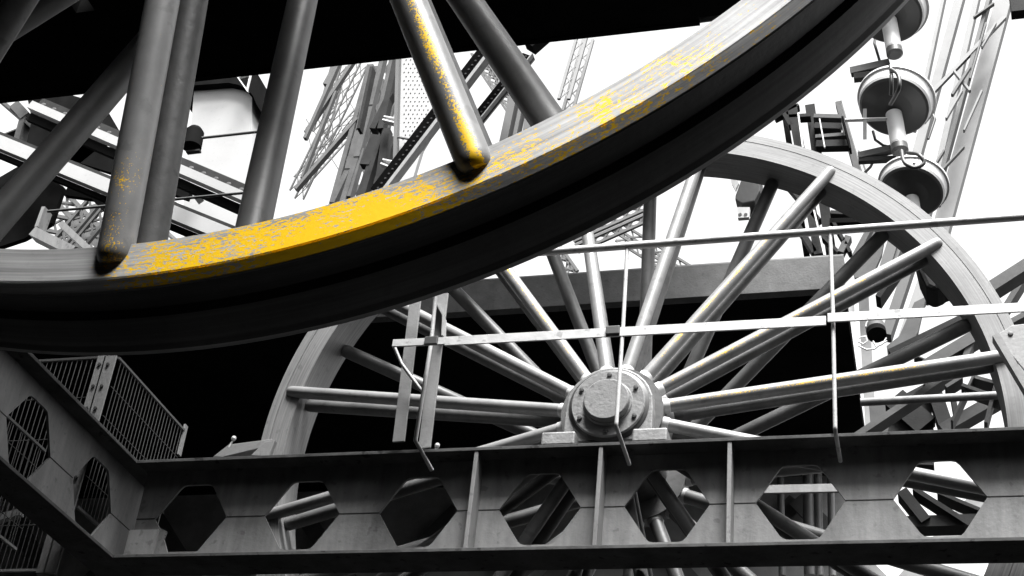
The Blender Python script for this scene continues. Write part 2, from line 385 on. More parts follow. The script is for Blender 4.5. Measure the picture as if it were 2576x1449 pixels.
# ------------------------------------------------------------------ mesh guard screens at the left
XA = -3.76
def screen(name_lbl, origin, ldir, length, zb, zt, nv, nh, frame=True):
    o = Vector(origin); t = thing('mesh_screen', (o.x, o.y, zb), name_lbl, 'guard screen', 'wire mesh screens around the pit')
    ld = Vector(ldir); dep = Vector((0,0,1)).cross(ld)
    b = NB()
    for k in range(1, nv): 
        p = o+ld*(length*k/nv); tube(b, [(p.x,p.y,zb),(p.x,p.y,zt)], .0022, 5, False)
    for k in range(1, nh):
        z = zb+(zt-zb)*k/nh; e = o+ld*length; tube(b, [(o.x,o.y,z),(e.x,e.y,z)], .0022, 5, False)
    part('wire_mesh', b, WIRE, t)
    e = o+ld*length
    for nm, a, c in (('top_frame',(o.x,o.y,zt),(e.x,e.y,zt)),('bottom_frame',(o.x,o.y,zb),(e.x,e.y,zb))):
        b = NB(); bar(b, a, c, .012, .012, dep); part(nm, b, DRUM if nm[0]=='t' else LP, t)
    return t
pA = at(298,900,X=XA); pB = at(465,1075,X=XA)
screen('dark wire mesh screen running back from the riveted posts at left', (XA,pA.y,0), (0,1,0), pB.y-pA.y, at(190,1290,X=XA).z+.03, pA.z, 24, 5)
XB = XA; yb = pA.y-.05
qa = at(118,918,Y=yb)
screen('short triangular looking mesh screen left of the riveted posts', (qa.x-.3, yb, 0), (1,0,0), XA-.05-(qa.x-.3), ZB-.1, at(262,899,Y=yb).z, 22, 5)
screen('wire mesh screen seen through the hexagonal hole at far left', (XA-.18, 3.2, 0), (0,1,0), yb-3.25, ZB-.02, ZT-.02, 44, 5)
tp = thing('riveted_post', (XA, yb, 2.2), 'twin grey posts with bolt holes between the two mesh screens', 'post')
for du, w in ((283,.065),(262,.045)):
    top = at(du, 900, Y=yb); b = NB(); box(b, top.x-w/2, top.x+w/2, yb-.02, yb-.01, 2.35, top.z); f = part('post', b, LP, tp, .001)
    for k in range(7):
        z = top.z-.05-.12*k; b = NB(); lathe(b, [(.009,0),(.009,.006),(0,.007)], (top.x, yb-.02, z), -YV, n=10); sub('bolt', b, BOLT, tp, f)
b = NB(); q = at(452,1138,Y=5.9); bar(b, at(450,1145,X=XA), at(468,1070,X=XA), .03, .01, Vector((1,0,0))); tag(obj('corner_bracket', b, LP), 'small light upright bracket at the right end of the mesh screen', 'bracket')

# ------------------------------------------------------------------ gusset plates and small hardware near beam
def polyplate(name, pts, Y, th, m, lbl, cat, rivs=(), bev=.003):
    P = [at(u,v,Y=Y) for u,v in pts]; c = sum(P, Vector())/len(P)
    t = thing(name, c, lbl, cat)
    b = NB(); prism(b, [(p.x,p.z) for p in P], Y, Y+th); part('plate', b, m, t, bev)
    for u,v in rivs:
        b = NB(); rivet(b, at(u,v,Y=Y), .012); part('rivet', b, BOLT, t)
    return t
g = polyplate('gusset_plate', [(2507,842),(2545,818),(2600,812),(2600,960),(2576,930),(2530,875)], 5.7, .012, LP, 'light plate with one bolt at the right edge over the rear wheel rim', 'plate', [(2542,840)])
b = NB(); bar(b, at(2505,850,Y=5.68), at(2600,1010,Y=5.68), .03, .06); part('flange', b, STEEL, g)
polyplate('shelf_bracket', [(535,1149),(575,1118),(652,1108),(684,1103),(676,1122),(560,1150)], 5.72, .05, LP, 'wedge shaped light bracket at the foot of the rear wheel', 'bracket')
polyplate('shelf_bracket', [(630,1146),(665,1112),(692,1106),(676,1148)], 5.70, .03, LP, 'small upright bracket touching the rear wheel rim at left', 'bracket')
for (u,v,l) in ((588,1103,'tiny bright knob above the wedge shaped bracket'),(1100,1121,'tiny bright knob on the beam right of the flat posts')):
    b = NB(); p = at(u,v,Y=5.66); lathe(b, [(0,-.014),(.009,-.010),(.012,0),(.009,.010),(0,.014)], p, (.3,0,1), n=12); lathe(b, [(.005,-.05),(.005,-.012)], p, (.3,0,1), n=8)
    tag(obj('knob', b, LIGHTM), l, 'knob')

# ------------------------------------------------------------------ deck with fascia behind the rear wheel
td = thing('machine_deck', (-4, 9, 6.0), 'heavy grey edge beam and black underside behind the rear wheel', 'deck')
b = NB(); box(b, -16, -.511, 9.0, 9.08, 6.014, 6.292); part('fascia', b, FASC, td, .004)
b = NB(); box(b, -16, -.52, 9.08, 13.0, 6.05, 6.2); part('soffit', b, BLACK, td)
b = NB(); box(b, -16, -.511, 9.0, 9.14, 6.292, 6.305); part('edge_plate', b, LP, td)
RIB0 = mat('sooty_wall_paint', .5, .9, .4, 2, spec=.1)
tw_ = thing('braced_wall', (-6, 12, -1.6), 'black wall with faint diagonal ribs behind the lower half of the rear wheel', 'wall')
xr = at(2150, 950, Y=12).x
b = NB(); box(b, -16, xr, 12.0, 12.1, GZ, 6.05); part('panel', b, RIB0, tw_)
RIB = mat('dark_rib', .16, .8, .3, 3)
for k in range(9):
    x = -12+k*1.55
    for sg in (-1,1):
        b = NB(); bar(b, (x-sg*1.55, 11.95+.02*sg, 2.2), (x+sg*1.55, 11.95+.02*sg, 5.8), .16, .03); part('rib', b, RIB, tw_)
PIPE = mat('dull_grey_pipe', .16, .4, .2, 6)
for i,(u, ub, w, l) in enumerate(((2030,2034,.05,'leftmost of the thin pipes on the black wall right of the wheel'),(2052,2058,.035,'second thin pipe on the black wall right of the wheel'),(2066,2088,.02,'thin leaning rod among the pipes on the black wall'),(2085,2090,.03,'rightmost thin pipe close by the second stanchion'),(1960,1964,.03,'faint single pipe on the black wall behind the wheel spokes'))):
    b = NB(); tube(b, [at(u,790,Y=11.6), at(ub,1240,Y=11.6), at(ub+4,1449,Y=11.6)], w, 10)
    tag(obj('wall_pipe', b, PIPE), l, 'pipe', 'pipes on the black wall')
tq = thing('corner_post', at(2165,1080,Y=11.4), 'bright upright edge of the black wall with a grey post beside it', 'post')
b = NB(); bar(b, at(2140,740,Y=11.4), at(2168,1240,Y=11.4), .05, .05); part('angle', b, LIGHTM, tq)
b = NB(); bar(b, at(2172,740,Y=11.5), at(2200,1240,Y=11.5), .09, .05); part('post', b, PIPE, tq)

# ------------------------------------------------------------------ overhead platform (black, top of frame) with a small opening
hx0, hx1, hy0, hy1 = -7.12, -6.93, 8.02, 8.26
to = thing('overhead_platform', (-10, 3, 9), 'huge black platform overhead filling the top left of the photo', 'platform')
XR, YF_, YN, XL = -.95, 9.235, 4.6, -22
b = NB()
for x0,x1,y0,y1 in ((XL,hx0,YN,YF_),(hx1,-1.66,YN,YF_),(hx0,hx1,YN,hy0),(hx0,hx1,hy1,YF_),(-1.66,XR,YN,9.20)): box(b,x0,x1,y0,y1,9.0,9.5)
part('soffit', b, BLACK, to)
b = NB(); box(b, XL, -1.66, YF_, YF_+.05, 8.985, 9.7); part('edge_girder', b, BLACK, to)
b = NB(); box(b, 1.9, 22, -9, 3.4, 6.0, 6.3); part('far_light_block', b, BLACK, to)  # unseen slab added to block sky light from the right
b = NB(); box(b, -22, -.15, -9, .5, 7.0, 7.4); part('side_light_block', b, BLACK, to)  # this and the next two: unseen slabs added to darken the left side
b = NB(); box(b, -1.79, -.95, .51, 3.0, 7.0, 7.39); part('side_light_block', b, BLACK, to)
b = NB(); box(b, -22, -1.8, .5, 3.9, 7.0, 7.4); part('side_light_block', b, BLACK, to)

# ------------------------------------------------------------------ floodlights and ladder mast
def flood(uc, vc, rpx, Y, lbl, cable):
    k = mpp(uc,vc,Y); R = rpx*k; c = at(uc,vc,Y=Y)
    ax = (RT*.35 + UP*.62 + FWD*.70).normalized()         # lamp throws its light up and away
    t = thing('floodlight', c, lbl, 'floodlight', 'round floodlights at upper right')
    prof = [(0,-.02),(R*.55,-.015),(R*.93,.0),(R,.012)]
    b = NB(); lathe(b, prof, c, ax, n=56); part('housing', b, DRUM, t)
    b = NB(); lathe(b, [(R,.012),(R*1.04,.03),(R*1.08,R*.42),(R*1.14,R*.44),(R*1.14,R*.52),(R*1.0,R*.52)], c, ax, n=56); part('rim_band', b, LIGHTM, t)
    b = NB(); lathe(b, [(R*1.0,R*.5),(0,R*.5)], c, ax, n=48); part('glass', b, LIGHTM, t)
    # ballast cylinder
    a2 = (-FWD*.55 - UP*.72 - RT*.03).normalized(); p = c - UP*(R*.15)
    L = R*1.5; rc = R*.24
    b = NB(); lathe(b, [(rc*.8,0),(rc,.01),(rc,L*.82),(rc*.97,L*.84),(rc*.97,L),(rc*.7,L*1.03),(0,L*1.03)], p, a2, n=28); bl = part('ballast', b, LIGHTM, t)
    b = NB(); lathe(b, [(rc*1.02,L*.86),(rc*1.02,L*1.0),(rc*.72,L*1.045),(0,L*1.045)], p, a2, n=28); sub('cap', b, DRUM, t, bl)
    # stirrup arms
    e = p - RT*(R*1.45) - UP*(R*.05)
    b = NB(); bar(b, p+a2*.05+RT*R*.2, e+a2*.05, .03, .008, a2); part('stirrup', b, LIGHTM, t)
    b = NB(); bar(b, e*.6+p*.4+UP*R*.35+a2*.06, e*.6+p*.4-UP*R*.55+a2*.06, .024, .006, a2); part('stirrup_clip', b, LIGHTM, t)
    for s in range(3):
        a = s*2.1+.4; e1 = (RT-ax*RT.dot(ax)).normalized(); e2 = ax.cross(e1)
        b = NB(); rivet(b, c+(e1*math.cos(a)+e2*math.sin(a))*R*1.05+ax*R*.2, .012, e1*math.cos(a)+e2*math.sin(a)); part('screw', b, BOLT, t)
    pts = [at(u,v,Y=yy) for u,v,yy in cable]
    q = []                                               # smooth the cable
    for i in range(len(pts)-1):
        P0,P1,P2,P3 = pts[max(i-1,0)],pts[i],pts[i+1],pts[min(i+2,len(pts)-1)]
        for s in range(6):
            x = s/6; q.append(.5*((2*P1)+(P2-P0)*x+(2*P0-5*P1+4*P2-P3)*x*x+(3*P1-P0-3*P2+P3)*x**3))
    q.append(pts[-1]); b = NB(); tube(b, q, .013, 8); part('cable', b, CABLE, t)
    # glare edge wire inside
    return t
YL = 8.0
flood(2236, 38, 82, YL, 'topmost round floodlight, half hidden by the near wheel rim', [(2240,165,7.6),(2243,200,7.55),(2242,240,7.6)])
flood(2248, 272, 86, YL, 'middle round floodlight with a thick black cable loop above it', [(2243,175,7.55),(2260,190,7.5),(2262,220,7.5),(2250,245,7.6),(2240,262,7.7)])
flood(2292, 486, 78, YL, 'lowest round floodlight, cut off by the rear wheel rim', [(2268,380,7.6),(2275,408,7.5),(2300,422,7.5),(2324,410,7.5),(2312,390,7.5),(2285,385,7.6)])

tm = thing('equipment_mast', at(2060,645,Y=9.6), 'dark ladder-like mast with boxes left of the floodlights', 'mast')
def mb(nm, u0,v0,u1,v1,wpx,m,Y=9.6,d=.08):
    b = NB(); bar(b, at(u0,v0,Y=Y), at(u1,v1,Y=Y), wpx*mpp(u0,v0,Y), d); part(nm, b, m, tm)
mb('post',1990,255,2062,645,24,DARK); mb('post',2038,270,2092,645,24,DARK,9.7)
mb('edge_strip',2008,285,2020,372,4,LIGHTM,9.5,.02); mb('edge_strip',2048,530,2074,643,4,LIGHTM,9.5,.02)
mb('post',2110,262,2160,440,16,MID,9.65)
mb('cross_box',2048,298,2118,300,12,MID); mb('cross_box',2050,322,2116,324,18,DARK); mb('cross_box',2052,350,2130,344,10,MID)
mb('cross_box',2054,368,2138,366,20,DARK); mb('cross_box',2090,540,2170,545,10,DARK); mb('cross_box',2088,562,2170,560,14,BLACK)
mb('brace',1960,270,1990,320,10,DARK); mb('brace',1950,300,2010,270,8,DARK); mb('brace',1985,470,2060,560,14,DARK); mb('brace',2000,560,2050,640,14,DARK)
mb('brace',2095,560,2140,640,8,DARK); mb('brace',2140,430,2150,470,22,MID); mb('brace',2160,640,2200,560,9,MID); mb('brace',2115,640,2135,600,16,MID)
mb('post',1968,250,2030,645,14,BLACK,9.8); mb('cross_box',1975,300,2040,296,10,DARK); mb('cross_box',2000,420,2100,418,8,DARK); mb('edge_strip',2062,300,2075,372,3,LIGHTM,9.5,.02); mb('brace',2060,590,2110,640,8,DARK); mb('brace',2120,300,2140,380,5,BLACK,9.5); mb('cable_run',2118,262,2170,440,3,CABLE,9.5,.02); mb('cable_run',2160,380,2185,450,4,CABLE,9.5,.02)
for cc in (((2196,330),(2202,352),(2222,366),(2250,372)),((2310,300),(2340,270),(2352,300),(2335,350)),((2170,440),(2190,420),(2200,400),(2230,392)),((2228,20),(2205,60),(2200,110),(2215,160))):
    b = NB(); tube(b, [at(u,v,Y=8.3) for u,v in cc], .010, 8); part('cable', b, CABLE, tm)
mb('arm',2140,182,2238,160,20,MID,8.1,.05); mb('arm',2148,196,2238,186,18,DARK,8.1,.05); mb('arm',2160,395,2260,372,18,MID,8.1,.05); mb('arm',2160,405,2255,400,12,DARK,8.1,.04)
# drop-shaped housing left of the spoke
th = thing('hopper_box', at(1878,430,Y=9.4), 'tapered grey box hanging over a small bracket with two holes', 'box')
b = NB(); P = [at(u,v,Y=9.4) for u,v in ((1872,430),(1912,430),(1912,480),(1898,506),(1866,512),(1849,502),(1850,490))]; prism(b, [(p.x,p.z) for p in P], 9.4, 9.6); part('body', b, MID, th, .01)
b = NB(); P = [at(u,v,Y=9.38) for u,v in ((1836,430),(1850,430),(1858,460),(1850,478),(1840,460))]; prism(b, [(p.x,p.z) for p in P], 9.38, 9.41); part('bracket', b, LIGHTM, th)
b = NB(); P = [at(u,v,Y=9.36) for u,v in ((1854,521),(1886,521),(1884,546),(1856,548))]; prism(b, [(p.x,p.z) for p in P], 9.36, 9.40); pl = part('hole_plate', b, LIGHTM, th)
for u in (1862,1876):
    b = NB(); lathe(b, [(.014,0),(.014,.004),(0,.004)], at(u,540,Y=9.36), -YV, n=14); sub('hole', b, BOLT, th, pl)
# wired bulb
tbulb = thing('wired_lamp', at(2205,850,Y=10.8), 'dark cylindrical lamp with loose white wires right of the second stanchion', 'lamp')
p = at(2200,815,Y=10.8); ax = (at(2210,862,Y=10.7)-p).normalized(); k = mpp(2200,830,10.8)
b = NB(); lathe(b, [(0,-20*k),(14*k,-16*k),(22*k,0),(24*k,10*k),(24*k,30*k)], p, ax, n=28); part('body', b, MID, tbulb)
b = NB(); lathe(b, [(24.5*k,30*k),(24*k,48*k),(0,46*k)], p, ax, n=28); part('socket', b, BLACK, tbulb)
b = NB(); lathe(b, [(0,-46*k),(12*k,-40*k),(17*k,-26*k),(14*k,-14*k)], p, ax, n=24); part('bulb', b, LIGHTM, tbulb)
for pts in (((2160,850),(2178,846),(2182,858),(2172,866),(2160,860)),((2160,870),(2180,880),(2200,878),(2214,866),(2232,858)),((2196,858),(2204,872),(2220,866),(2230,850)),((2178,822),(2180,812),(2190,800),(2206,794))):
    b = NB(); tube(b, [at(u,v,Y=10.6) for u,v in pts], 2.2*k, 6); part('wire', b, LIGHTM, tbulb)

# ------------------------------------------------------------------ lattice work helper
def lattice(name, lbl, cat, pts, Y, wpx, n, m, chord=4, brace=2.2, depth=.5, group=None, yb=None, cross=True):
    """trussed member from pts[0] to pts[1]; two faces of chords with crossing braces"""
    (u0,v0),(u1,v1) = pts; a, c = at(u0,v0,Y=Y), at(u1,v1,Y=Y); k = mpp((u0+u1)/2,(v0+v1)/2,Y)
    t = thing(name, a if a.z < c.z else c, lbl, cat, group)
    ax = (c-a).normalized(); nn = ax.cross(YV).normalized(); w = wpx*k
    D = Vector((0,depth,0))
    for f in (0,1):
        for s in (-1,1):
            b = NB(); bar(b, a+nn*s*w/2+D*f, c+nn*s*w/2+D*f, chord*k, chord*k); part('chord', b, m, t)
        for i in range(n):
            p, q = a+(c-a)*(i/n)+D*f, a+(c-a)*((i+1)/n)+D*f
            b = NB(); bar(b, p-nn*w/2, q+nn*w/2, brace*k, brace*k*.6)
            if cross: bar(b, p+nn*w/2+YV*.01, q-nn*w/2+YV*.01, brace*k, brace*k*.6)
            part('brace', b, m, t)
    return t
def member(name, lbl, cat, segs, Y, m, group=None, d=.15):
    """a few solid bars that belong together: [(u0,v0,u1,v1,wpx)]"""
    u0,v0 = segs[0][:2]; t = thing(name, at(segs[0][2],segs[0][3],Y=Y), lbl, cat, group)
    for i,(u0,v0,u1,v1,w) in enumerate(segs):
        b = NB(); bar(b, at(u0,v0,Y=Y+i*.012), at(u1,v1,Y=Y+i*.012), w*mpp(u0,v0,Y), d); part('bar', b, m, t)
    return t
G = 'lattice of the tower behind the wheels'
# right pylon: pale, sunlit and far
Yp = 38
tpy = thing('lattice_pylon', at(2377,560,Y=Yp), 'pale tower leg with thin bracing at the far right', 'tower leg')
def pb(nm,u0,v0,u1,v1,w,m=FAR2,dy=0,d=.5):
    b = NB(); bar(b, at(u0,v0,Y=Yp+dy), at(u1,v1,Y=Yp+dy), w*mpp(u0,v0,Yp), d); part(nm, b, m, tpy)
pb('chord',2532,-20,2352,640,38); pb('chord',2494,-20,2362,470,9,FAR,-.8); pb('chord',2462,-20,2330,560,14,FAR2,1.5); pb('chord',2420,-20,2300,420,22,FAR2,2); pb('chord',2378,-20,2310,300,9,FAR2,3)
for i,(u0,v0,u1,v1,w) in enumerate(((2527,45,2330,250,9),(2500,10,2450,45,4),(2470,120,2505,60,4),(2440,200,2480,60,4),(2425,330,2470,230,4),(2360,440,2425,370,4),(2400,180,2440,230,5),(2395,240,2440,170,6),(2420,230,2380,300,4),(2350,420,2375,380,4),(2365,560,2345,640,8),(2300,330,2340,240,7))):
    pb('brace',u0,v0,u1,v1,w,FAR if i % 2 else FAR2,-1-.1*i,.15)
tag(obj('deck_corner', box(NB(), *(lambda p: (p.x, p.x+1.2, 11, 11.12, p.z, p.z+.4))(at(2545,28,Y=11))), DARK), 'dark corner of a deck cutting the top right corner', 'deck')
# centre lattice (sky behind)
def L_(lbl, a, c, Y, w, n, m=FAR, ch=4, br=2.2, dep=.5): lattice('lattice_girder', lbl, 'girder', (a,c), Y, w, n, m, ch*1.5, br*1.5, dep, G)
L_('thin far girder sloping up just right of the third near spoke', (740,480),(905,140), 40, 24, 9, FAR, 2.5, 1.5)
L_('dark slender girder left of the dotted plate, rising steeply', (842,520),(938,170), 26, 18, 8, MID, 8, 3)
L_('leaning girder with thick chords beside the dotted plate', (895,500),(975,150), 22, 26, 7, MID, 8, 4)
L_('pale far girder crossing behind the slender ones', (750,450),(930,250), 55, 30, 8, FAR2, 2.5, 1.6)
L_('far girder meeting the slab edge near the first gap', (800,330),(850,150), 45, 26, 5, FAR, 3, 2)
L_('small truss between the yellow spoke and the upper black diagonal', (1290,270),(1195,130), 30, 22, 6, FAR, 3.5, 2.5)
L_('speckled truss under the upper black diagonal', (1370,300),(1225,130), 34, 26, 8, FAR, 3.5, 2.5)
L_('light truss rising right of the thick dark spoke', (1418,250),(1470,70), 30, 26, 6, FAR2, 5, 2)
L_('low lattice seen between the wheels above the railing', (1350,560),(1440,690), 30, 30, 5, FAR, 5, 3)
L_('low lattice just right of the first stanchion top', (1550,570),(1760,700), 34, 30, 7, FAR, 4, 3)
L_('low lattice under the near wheel between two upright spokes', (1440,600),(1620,520), 32, 22, 6, FAR, 5, 3)
# extra cross wires of the far tower, left centre
for lb, sg, Y_, mm in (('long grey girder running down from the platform edge to the near rim, furthest left', [(862,140,768,350,8),(856,150,820,215,14)], 30, FAR),
  ('grey girder just right of the furthest left one', [(900,140,770,335,9),(846,232,760,450,6)], 31, FAR),
  ('thick grey upright between the thin girders and the dark broken post', [(936,168,905,330,13),(905,330,878,430,16),(878,430,838,515,14)], 19, MID),
  ('second thick grey upright close by the dark broken post', [(966,145,935,270,12),(935,270,900,400,15),(900,400,862,520,14),(915,380,880,500,10)], 18, MID),
  ('grey girder slanting down to the left towards the rim', [(900,300,745,478,9)], 26, FAR),
  ('dark knot of gusset bars above the near rim', [(960,320,920,420,26),(945,400,910,500,24),(990,350,950,470,18)], 17, DARK)):
    member('tower_girder', lb, 'girder', sg, Y_, mm, G)
member('tie_rods', 'web of hair-thin ties crossing the gap left of the dotted plate', 'ties', [(770,300,880,470,2),(845,200,905,300,1.6),(760,480,860,320,1.6),(780,420,845,330,1.6),(860,330,900,280,1.6),(770,320,790,400,1.6),(840,240,800,320,1.6)], 42, FAR, G, .04)
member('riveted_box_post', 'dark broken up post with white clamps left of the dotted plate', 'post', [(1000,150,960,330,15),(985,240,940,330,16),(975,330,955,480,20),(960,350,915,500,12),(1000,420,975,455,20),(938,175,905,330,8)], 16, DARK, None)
member('clamp_bars', 'short white clamp bars on the dark broken post', 'clamps', [(965,305,1005,315,4),(968,297,1003,303,3),(960,415,1000,430,4),(965,405,990,410,3)], 15.8, LIGHTM, None, .1)
# dotted (riveted) plate column
tr_ = thing('riveted_plate', at(1040,420,Y=14), 'pale upright plate dotted with rows of rivets beside the yellow spoke', 'plate')
P = [at(u,v,Y=14) for u,v in ((1010,128),(1085,118),(1105,300),(1062,372),(1032,470),(995,470),(1004,300))]
b = NB(); prism(b, [(p.x,p.z) for p in P], 14, 14.08); part('plate', b, PALE, tr_)
b = NB(); kk = mpp(1040,300,14)
import itertools
for i in range(26):
    for j in range(6):
        u = 1017+j*11+(5 if i % 2 else 0)-max(0,(i-16))*.6; v = 140+i*10.5
        if u < 1004+ (v-128)*-.02 or u > (1082 if v < 300 else 1082-(v-300)*.55): continue
        lathe(b, [(2.1*kk,0),(1.6*kk,1.2*kk),(0,1.6*kk)], at(u,v,Y=14), -YV, n=6)
part('rivets', b, MID, tr_)['kind'] = 'stuff'
b = NB(); bar(b, at(1003,135,Y=13.95), at(994,470,Y=13.95), 9*kk, .1); part('edge_angle', b, FAR, tr_)
b = NB(); bar(b, at(1000,345,Y=13.93), at(1040,352,Y=13.93), 3*kk, .03); part('joint', b, FAR, tr_)
# black riveted diagonals
def diag(u0,v0,u1,v1,w,Y,lbl,lightw=8):
    k = mpp(u0,v0,Y); a, c = at(u0,v0,Y=Y), at(u1,v1,Y=Y); ax = (c-a).normalized(); nn = ax.cross(YV).normalized()
    if nn.x < 0: nn = -nn
    t = thing('riveted_diagonal', a if a.z < c.z else c, lbl, 'girder', 'riveted diagonals behind the yellow spoke')
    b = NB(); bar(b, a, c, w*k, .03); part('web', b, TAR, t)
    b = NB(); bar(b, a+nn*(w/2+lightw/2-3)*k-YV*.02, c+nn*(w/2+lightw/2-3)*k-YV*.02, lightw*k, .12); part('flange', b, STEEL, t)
    n = int((c-a).length/(15*k))
    for i in range(n):
        b = NB(); rivet(b, a+(c-a)*((i+.5)/n)-nn*(w*.08)*k-YV*.016, 3.2*k); part('rivet', b, DARK, t)
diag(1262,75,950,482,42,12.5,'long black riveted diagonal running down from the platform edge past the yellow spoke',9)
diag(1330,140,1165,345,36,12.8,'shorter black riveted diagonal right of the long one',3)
member('riveted_box_post', 'grey riveted post standing behind the near rim left of the dark thick spoke', 'post', [(1300,220,1262,400,20),(1322,235,1290,390,10),(1345,230,1320,380,18)], 13.5, FAR, None)
member('joint_bars', 'grey cross pieces joining the riveted diagonals', 'brace', [(1108,225,1150,330,14),(1235,120,1330,250,16),(1290,190,1390,310,20)], 13, MID, None)
member('knee_brace', 'dark knee brace where the platform ends above the rim', 'brace', [(1332,120,1372,85,34)], 12.2, BLACK, None)
tag(obj('edge_rod', tube(NB(), [at(1755,50,Y=9.3), at(1860,36,Y=9.3)], .03, 8), MID), 'thin rod under the platform edge at the rim', 'rod')

# ------------------------------------------------------------------ left background under the platform
YLb = 11.0
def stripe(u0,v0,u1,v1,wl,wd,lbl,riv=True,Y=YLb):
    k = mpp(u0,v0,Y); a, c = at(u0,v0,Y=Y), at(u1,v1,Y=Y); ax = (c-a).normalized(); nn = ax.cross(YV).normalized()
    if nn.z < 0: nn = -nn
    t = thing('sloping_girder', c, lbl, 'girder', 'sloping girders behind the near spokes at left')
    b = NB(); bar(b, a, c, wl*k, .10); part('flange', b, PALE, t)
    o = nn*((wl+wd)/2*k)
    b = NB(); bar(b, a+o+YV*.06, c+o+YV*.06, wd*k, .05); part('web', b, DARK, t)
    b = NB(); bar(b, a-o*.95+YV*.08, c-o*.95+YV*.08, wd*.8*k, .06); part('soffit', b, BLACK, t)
    if riv:
        n = int((c-a).length/(40*k))
        for i in range(n):
            b = NB(); rivet(b, a+(c-a)*((i+.5)/n)+nn*(wl/2+wd*.3)*k+YV*.03, 7*k); part('rivet', b, MID, t)
stripe(80,268,640,510,22,26,'upper pale girder with a row of large round rivets',True)
stripe(-80,328,640,622,34,16,'broad pale girder below the riveted one',False)
tbx = thing('pale_cabin', at(560,560,Y=12.2), 'pale smooth cabin wall with a rounded dark top between the near spokes', 'cabin')
P = [at(u,v,Y=12.2) for u,v in ((462,610),(462,480),(480,330),(490,200),(540,200),(600,205),(634,245),(634,610))]
b = NB(); prism(b, [(p.x,p.z) for p in P], 12.2, 12.6); part('wall', b, PALE, tbx)
P = [at(u,v,Y=12.1) for u,v in ((440,180),(645,180),(645,262),(636,240),(622,224),(600,213),(575,208),(440,218))]
b = NB(); prism(b, [(p.x,p.z) for p in P], 12.1, 12.9); part('roof', b, BLACK, tbx)
b = NB(); bar(b, at(510,193,Y=12), at(582,184,Y=12), 3*mpp(510,193,12), .03); part('gutter', b, LIGHTM, tbx)
for s_ in ((595,190,625,232),(600,196,632,188),(632,184,622,226)):
    b = NB(); bar(b, at(s_[0],s_[1],Y=12), at(s_[2],s_[3],Y=12), 3*mpp(510,193,12), .03); part('bracket', b, LIGHTM, tbx)
tsp = thing('spotlight', at(490,350,Y=10.6), 'small black round-topped spotlight on the riveted girder', 'spotlight')
k = mpp(490,350,10.6)
b = NB(); lathe(b, [(0,-38*k),(16*k,-34*k),(24*k,-22*k),(25*k,26*k),(0,28*k)], at(486,350,Y=10.6), (0.05,0,-1), n=24); part('housing', b, BLACK, tsp)
b = NB(); bar(b, at(470,384,Y=10.6), at(504,380,Y=10.6), 5*k, .05); part('foot', b, DARK, tsp)
for l,u0,v0,u1,v1 in (('upper thin rod crossing the pale cabin',508,347,680,328),('lower thin rod crossing below the riveted girder',425,503,690,478),('thin rod crossing the bright lattice gap at lower left',120,532,380,508)):
    b = NB(); tube(b, [at(u0,v0,Y=10.4), at(u1,v1,Y=10.4)], 3.6*mpp(u0,v0,10.4), 8); tag(obj('tie_rod', b, MID), l, 'rod', 'thin rods behind the near spokes')
# dark infill pieces between the bright gaps
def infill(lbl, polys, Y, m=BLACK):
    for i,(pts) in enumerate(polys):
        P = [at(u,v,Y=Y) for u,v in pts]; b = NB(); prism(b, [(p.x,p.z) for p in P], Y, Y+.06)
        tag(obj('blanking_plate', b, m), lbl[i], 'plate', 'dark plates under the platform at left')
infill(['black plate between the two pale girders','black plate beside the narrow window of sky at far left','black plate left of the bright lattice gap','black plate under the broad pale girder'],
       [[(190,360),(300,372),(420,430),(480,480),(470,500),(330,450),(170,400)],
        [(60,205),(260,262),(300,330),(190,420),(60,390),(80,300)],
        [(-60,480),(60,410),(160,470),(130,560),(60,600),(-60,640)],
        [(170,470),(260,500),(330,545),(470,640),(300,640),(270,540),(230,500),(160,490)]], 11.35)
member('slanting_brace', 'grey slanting braces in the sky gap at far left', 'brace', [(42,270,70,300,26),(68,290,42,385,16),(-20,235,90,330,8),(10,350,60,330,4)], 11.6, MID, None)
member('slanting_brace', 'pale slanting bars low beside the bright lattice gap', 'brace', [(90,590,190,640,26),(160,570,235,640,16),(100,580,118,530,10)], 10.9, STEEL, None)
L_('bright gap lattice, leftmost strand between the near spokes', (150,610),(260,480), 24, 40, 5, MID, 6, 4)
L_('bright gap lattice, strand leaning the other way', (290,640),(130,470), 25, 34, 6, FAR, 7, 4)
L_('lattice strand running along the bottom of the bright gap', (120,560),(320,600), 26, 46, 6, FAR, 6, 4)
member('slanting_brace', 'pale crossing bars in the gap right of the widest spoke', 'brace', [(430,410,500,500,16),(445,520,480,560,12),(420,585,480,640,7)], 11.8, STEEL, None)

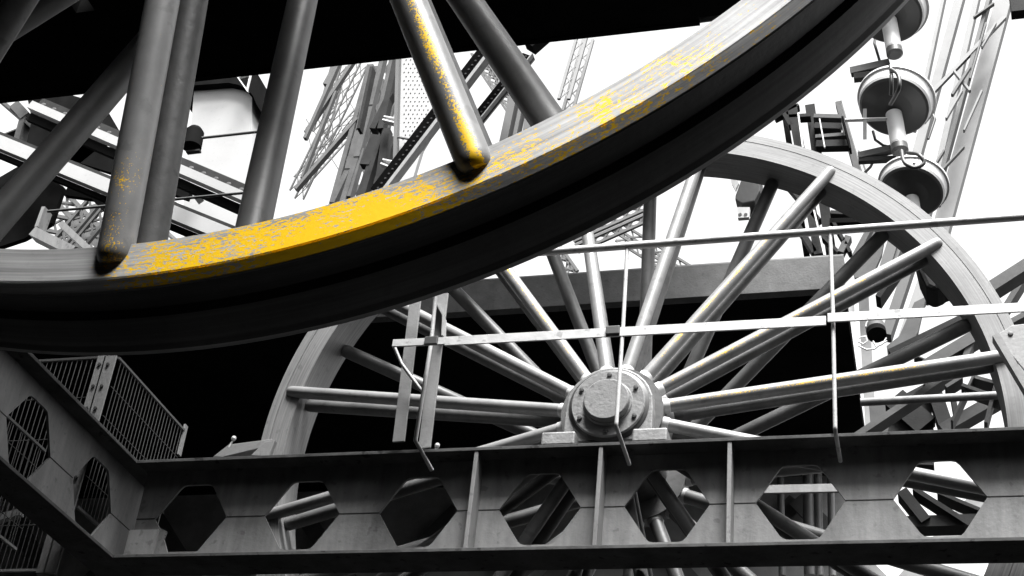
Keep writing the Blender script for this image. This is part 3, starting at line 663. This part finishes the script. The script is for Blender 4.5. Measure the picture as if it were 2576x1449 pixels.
# ------------------------------------------------------------------ lattice at the lower right
G2 = 'crossing braces at lower right'
for lbl, segs, Y, m in (
  ('thick grey brace leaving the frame at the right edge above the middle rail', [(2476,745,2640,640,30)], 9, MID),
  ('grey brace branching below the thick one at the right edge', [(2500,830,2600,670,14)], 9.3, MID),
  ('grey brace passing behind the railing at the right edge', [(2490,850,2620,780,14)], 9.6, MID),
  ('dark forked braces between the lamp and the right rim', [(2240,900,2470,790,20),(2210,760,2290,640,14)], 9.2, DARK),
  ('dark braces crossing behind the lower right spokes', [(2330,930,2480,840,30),(2460,830,2420,930,14),(2300,905,2350,925,3)], 9.8, MID),
  ('crossed light braces in the gap above the beam at right', [(2420,980,2560,1030,9),(2510,960,2480,1075,9),(2395,1070,2450,955,6),(2450,960,2540,985,9),(2380,985,2420,960,9)], 9.5, MID),
  ('broad grey brace rising to the right just above the beam', [(2370,1090,2570,975,28),(2150,1110,2420,930,16)], 10, MID),
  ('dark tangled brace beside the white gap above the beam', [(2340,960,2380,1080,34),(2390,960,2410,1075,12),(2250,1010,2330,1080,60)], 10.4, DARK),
  ('leaning grey posts under the rear rim right of the mast', [(2265,560,2215,720,26),(2300,640,2230,850,24),(2240,690,2290,560,14)], 12, FAR),
  ('light leaning post between rear rim and lamp', [(2345,660,2270,880,34),(2395,620,2330,760,10)], 16, FAR2),
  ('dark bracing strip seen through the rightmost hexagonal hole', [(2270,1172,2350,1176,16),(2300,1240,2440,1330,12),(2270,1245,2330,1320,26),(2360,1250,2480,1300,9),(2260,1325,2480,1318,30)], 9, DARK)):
    member('lattice_brace', lbl, 'brace', segs, Y, m, G2)
polyplate('side_panel', [(2185,1006),(2252,1004),(2244,1090),(2192,1090)], 10.6, .05, MID, 'grey panel low beside the bright edge of the black wall', 'panel')
polyplate('side_panel', [(2254,1002),(2335,960),(2350,1090),(2232,1090)], 10.4, .05, DARK, 'dark panel above the beam left of the narrow white gap', 'panel')
polyplate('side_panel', [(2230,870),(2262,845),(2300,760),(2330,745),(2310,835),(2270,905),(2236,915)], 11.6, .05, MID, 'grey sloping panel right of the wired lamp', 'panel')
polyplate('side_panel', [(2186,560),(2232,560),(2218,640),(2196,690),(2150,700),(2138,650)], 11.2, .05, MID, 'grey sloping panel under the rear rim right of the mast foot', 'panel')
tj = thing('junction_bulge', at(2345,725,Y=6.3), 'lumpy dark casting tucked inside the rear wheel rim at right', 'casting')
P = [at(u,v,Y=6.25) for u,v in ((2300,640),(2345,612),(2385,668),(2412,722),(2385,718),(2372,728),(2350,738),(2330,728),(2312,690))]
b = NB(); prism(b, [(p.x,p.z) for p in P], 6.22, 6.4); part('body', b, DARK, tj, .02)
tag(obj('support_pipe', tube(NB(), [at(2165,1012,Y=8.2), at(2560,992,Y=8.2)], .026, 12), STEEL), 'thin level pipe behind the lowest right spokes', 'pipe')
b = NB(); bar(b, at(1918,1232,Y=8.), at(2110,1228,Y=8.), .05, .02); tag(obj('level_bar', b, STEEL), 'grey level bar seen through the sixth hexagonal hole', 'bar')
# lower left pit lining
tpl = thing('pit_lining', (-5, 6.5, GZ), 'dim lining of vertical strips at the bottom left corner', 'wall')
b = NB(); box(b, -9, -4.5, 8.2, 8.3, GZ, 2.6); part('panel', b, BLACK, tpl)
for k in range(9):
    x = -8.4+k*.42; b = NB(); box(b, x, x+.09, 8.1, 8.2, GZ, 2.6); part('strip', b, RIB, tpl)
b = NB(); bar(b, at(-20,1310,Y=8), at(55,1290,Y=8), .05, .05); part('ledge', b, STEEL, tpl)

# ------------------------------------------------------------------ ground, and walls added only to block light (all out of view)
def struct(name, bm, m): o = obj(name, bm, m); o['kind'] = 'structure'; return o
struct('ground', box(NB(), -600, 600, -600, 600, GZ-.5, GZ), GROUND)

struct('light_block_wall', box(NB(), -14, 22, -3.6, -3.2, GZ, 9), BLACK)
struct('light_block_wall', box(NB(), 5, 5.3, -3.2, 4.4, GZ, 5.99), BLACK)
struct('light_block_wall', box(NB(), -7.4, -7.0, -3.2, 5.6, GZ, 6.99), BLACK)
struct('light_block_wall', box(NB(), -14, -13.6, -3.0, 12, GZ, 7), BLACK)
# ------------------------------------------------------------------ light
SUN_EL, SUN_AZ = 67, 154        # azimuth measured clockwise from +Y
w = bpy.data.worlds.new('World'); S.world = w; w.use_nodes = True; nt = w.node_tree
bg = nt.nodes['Background']; sky = nt.nodes.new('ShaderNodeTexSky'); sky.sky_type = 'NISHITA'; sky.sun_disc = False
sky.sun_elevation = math.radians(SUN_EL); sky.sun_rotation = math.radians(SUN_AZ); sky.dust_density = 3; sky.air_density = 1.5
bw = nt.nodes.new('ShaderNodeRGBToBW'); nt.links.new(sky.outputs[0], bw.inputs[0]); nt.links.new(bw.outputs[0], bg.inputs[0])
bg.inputs[1].default_value = .15
sl = bpy.data.lights.new('sun', 'SUN'); sl.energy = 4.8; sl.angle = math.radians(25); sl.color = (1, .995, .985)
so = bpy.data.objects.new('sun', sl); COL.objects.link(so)
d = Vector((math.sin(math.radians(SUN_AZ))*math.cos(math.radians(SUN_EL)), math.cos(math.radians(SUN_AZ))*math.cos(math.radians(SUN_EL)), math.sin(math.radians(SUN_EL))))
so.rotation_euler = d.to_track_quat('Z', 'Y').to_euler()
S.view_settings.view_transform = 'Standard'; S.view_settings.look = 'None'; S.view_settings.gamma = 1; S.view_settings.exposure = 1.9
S.render.resolution_x = 1024; S.render.resolution_y = 576
S.render.engine = 'CYCLES'
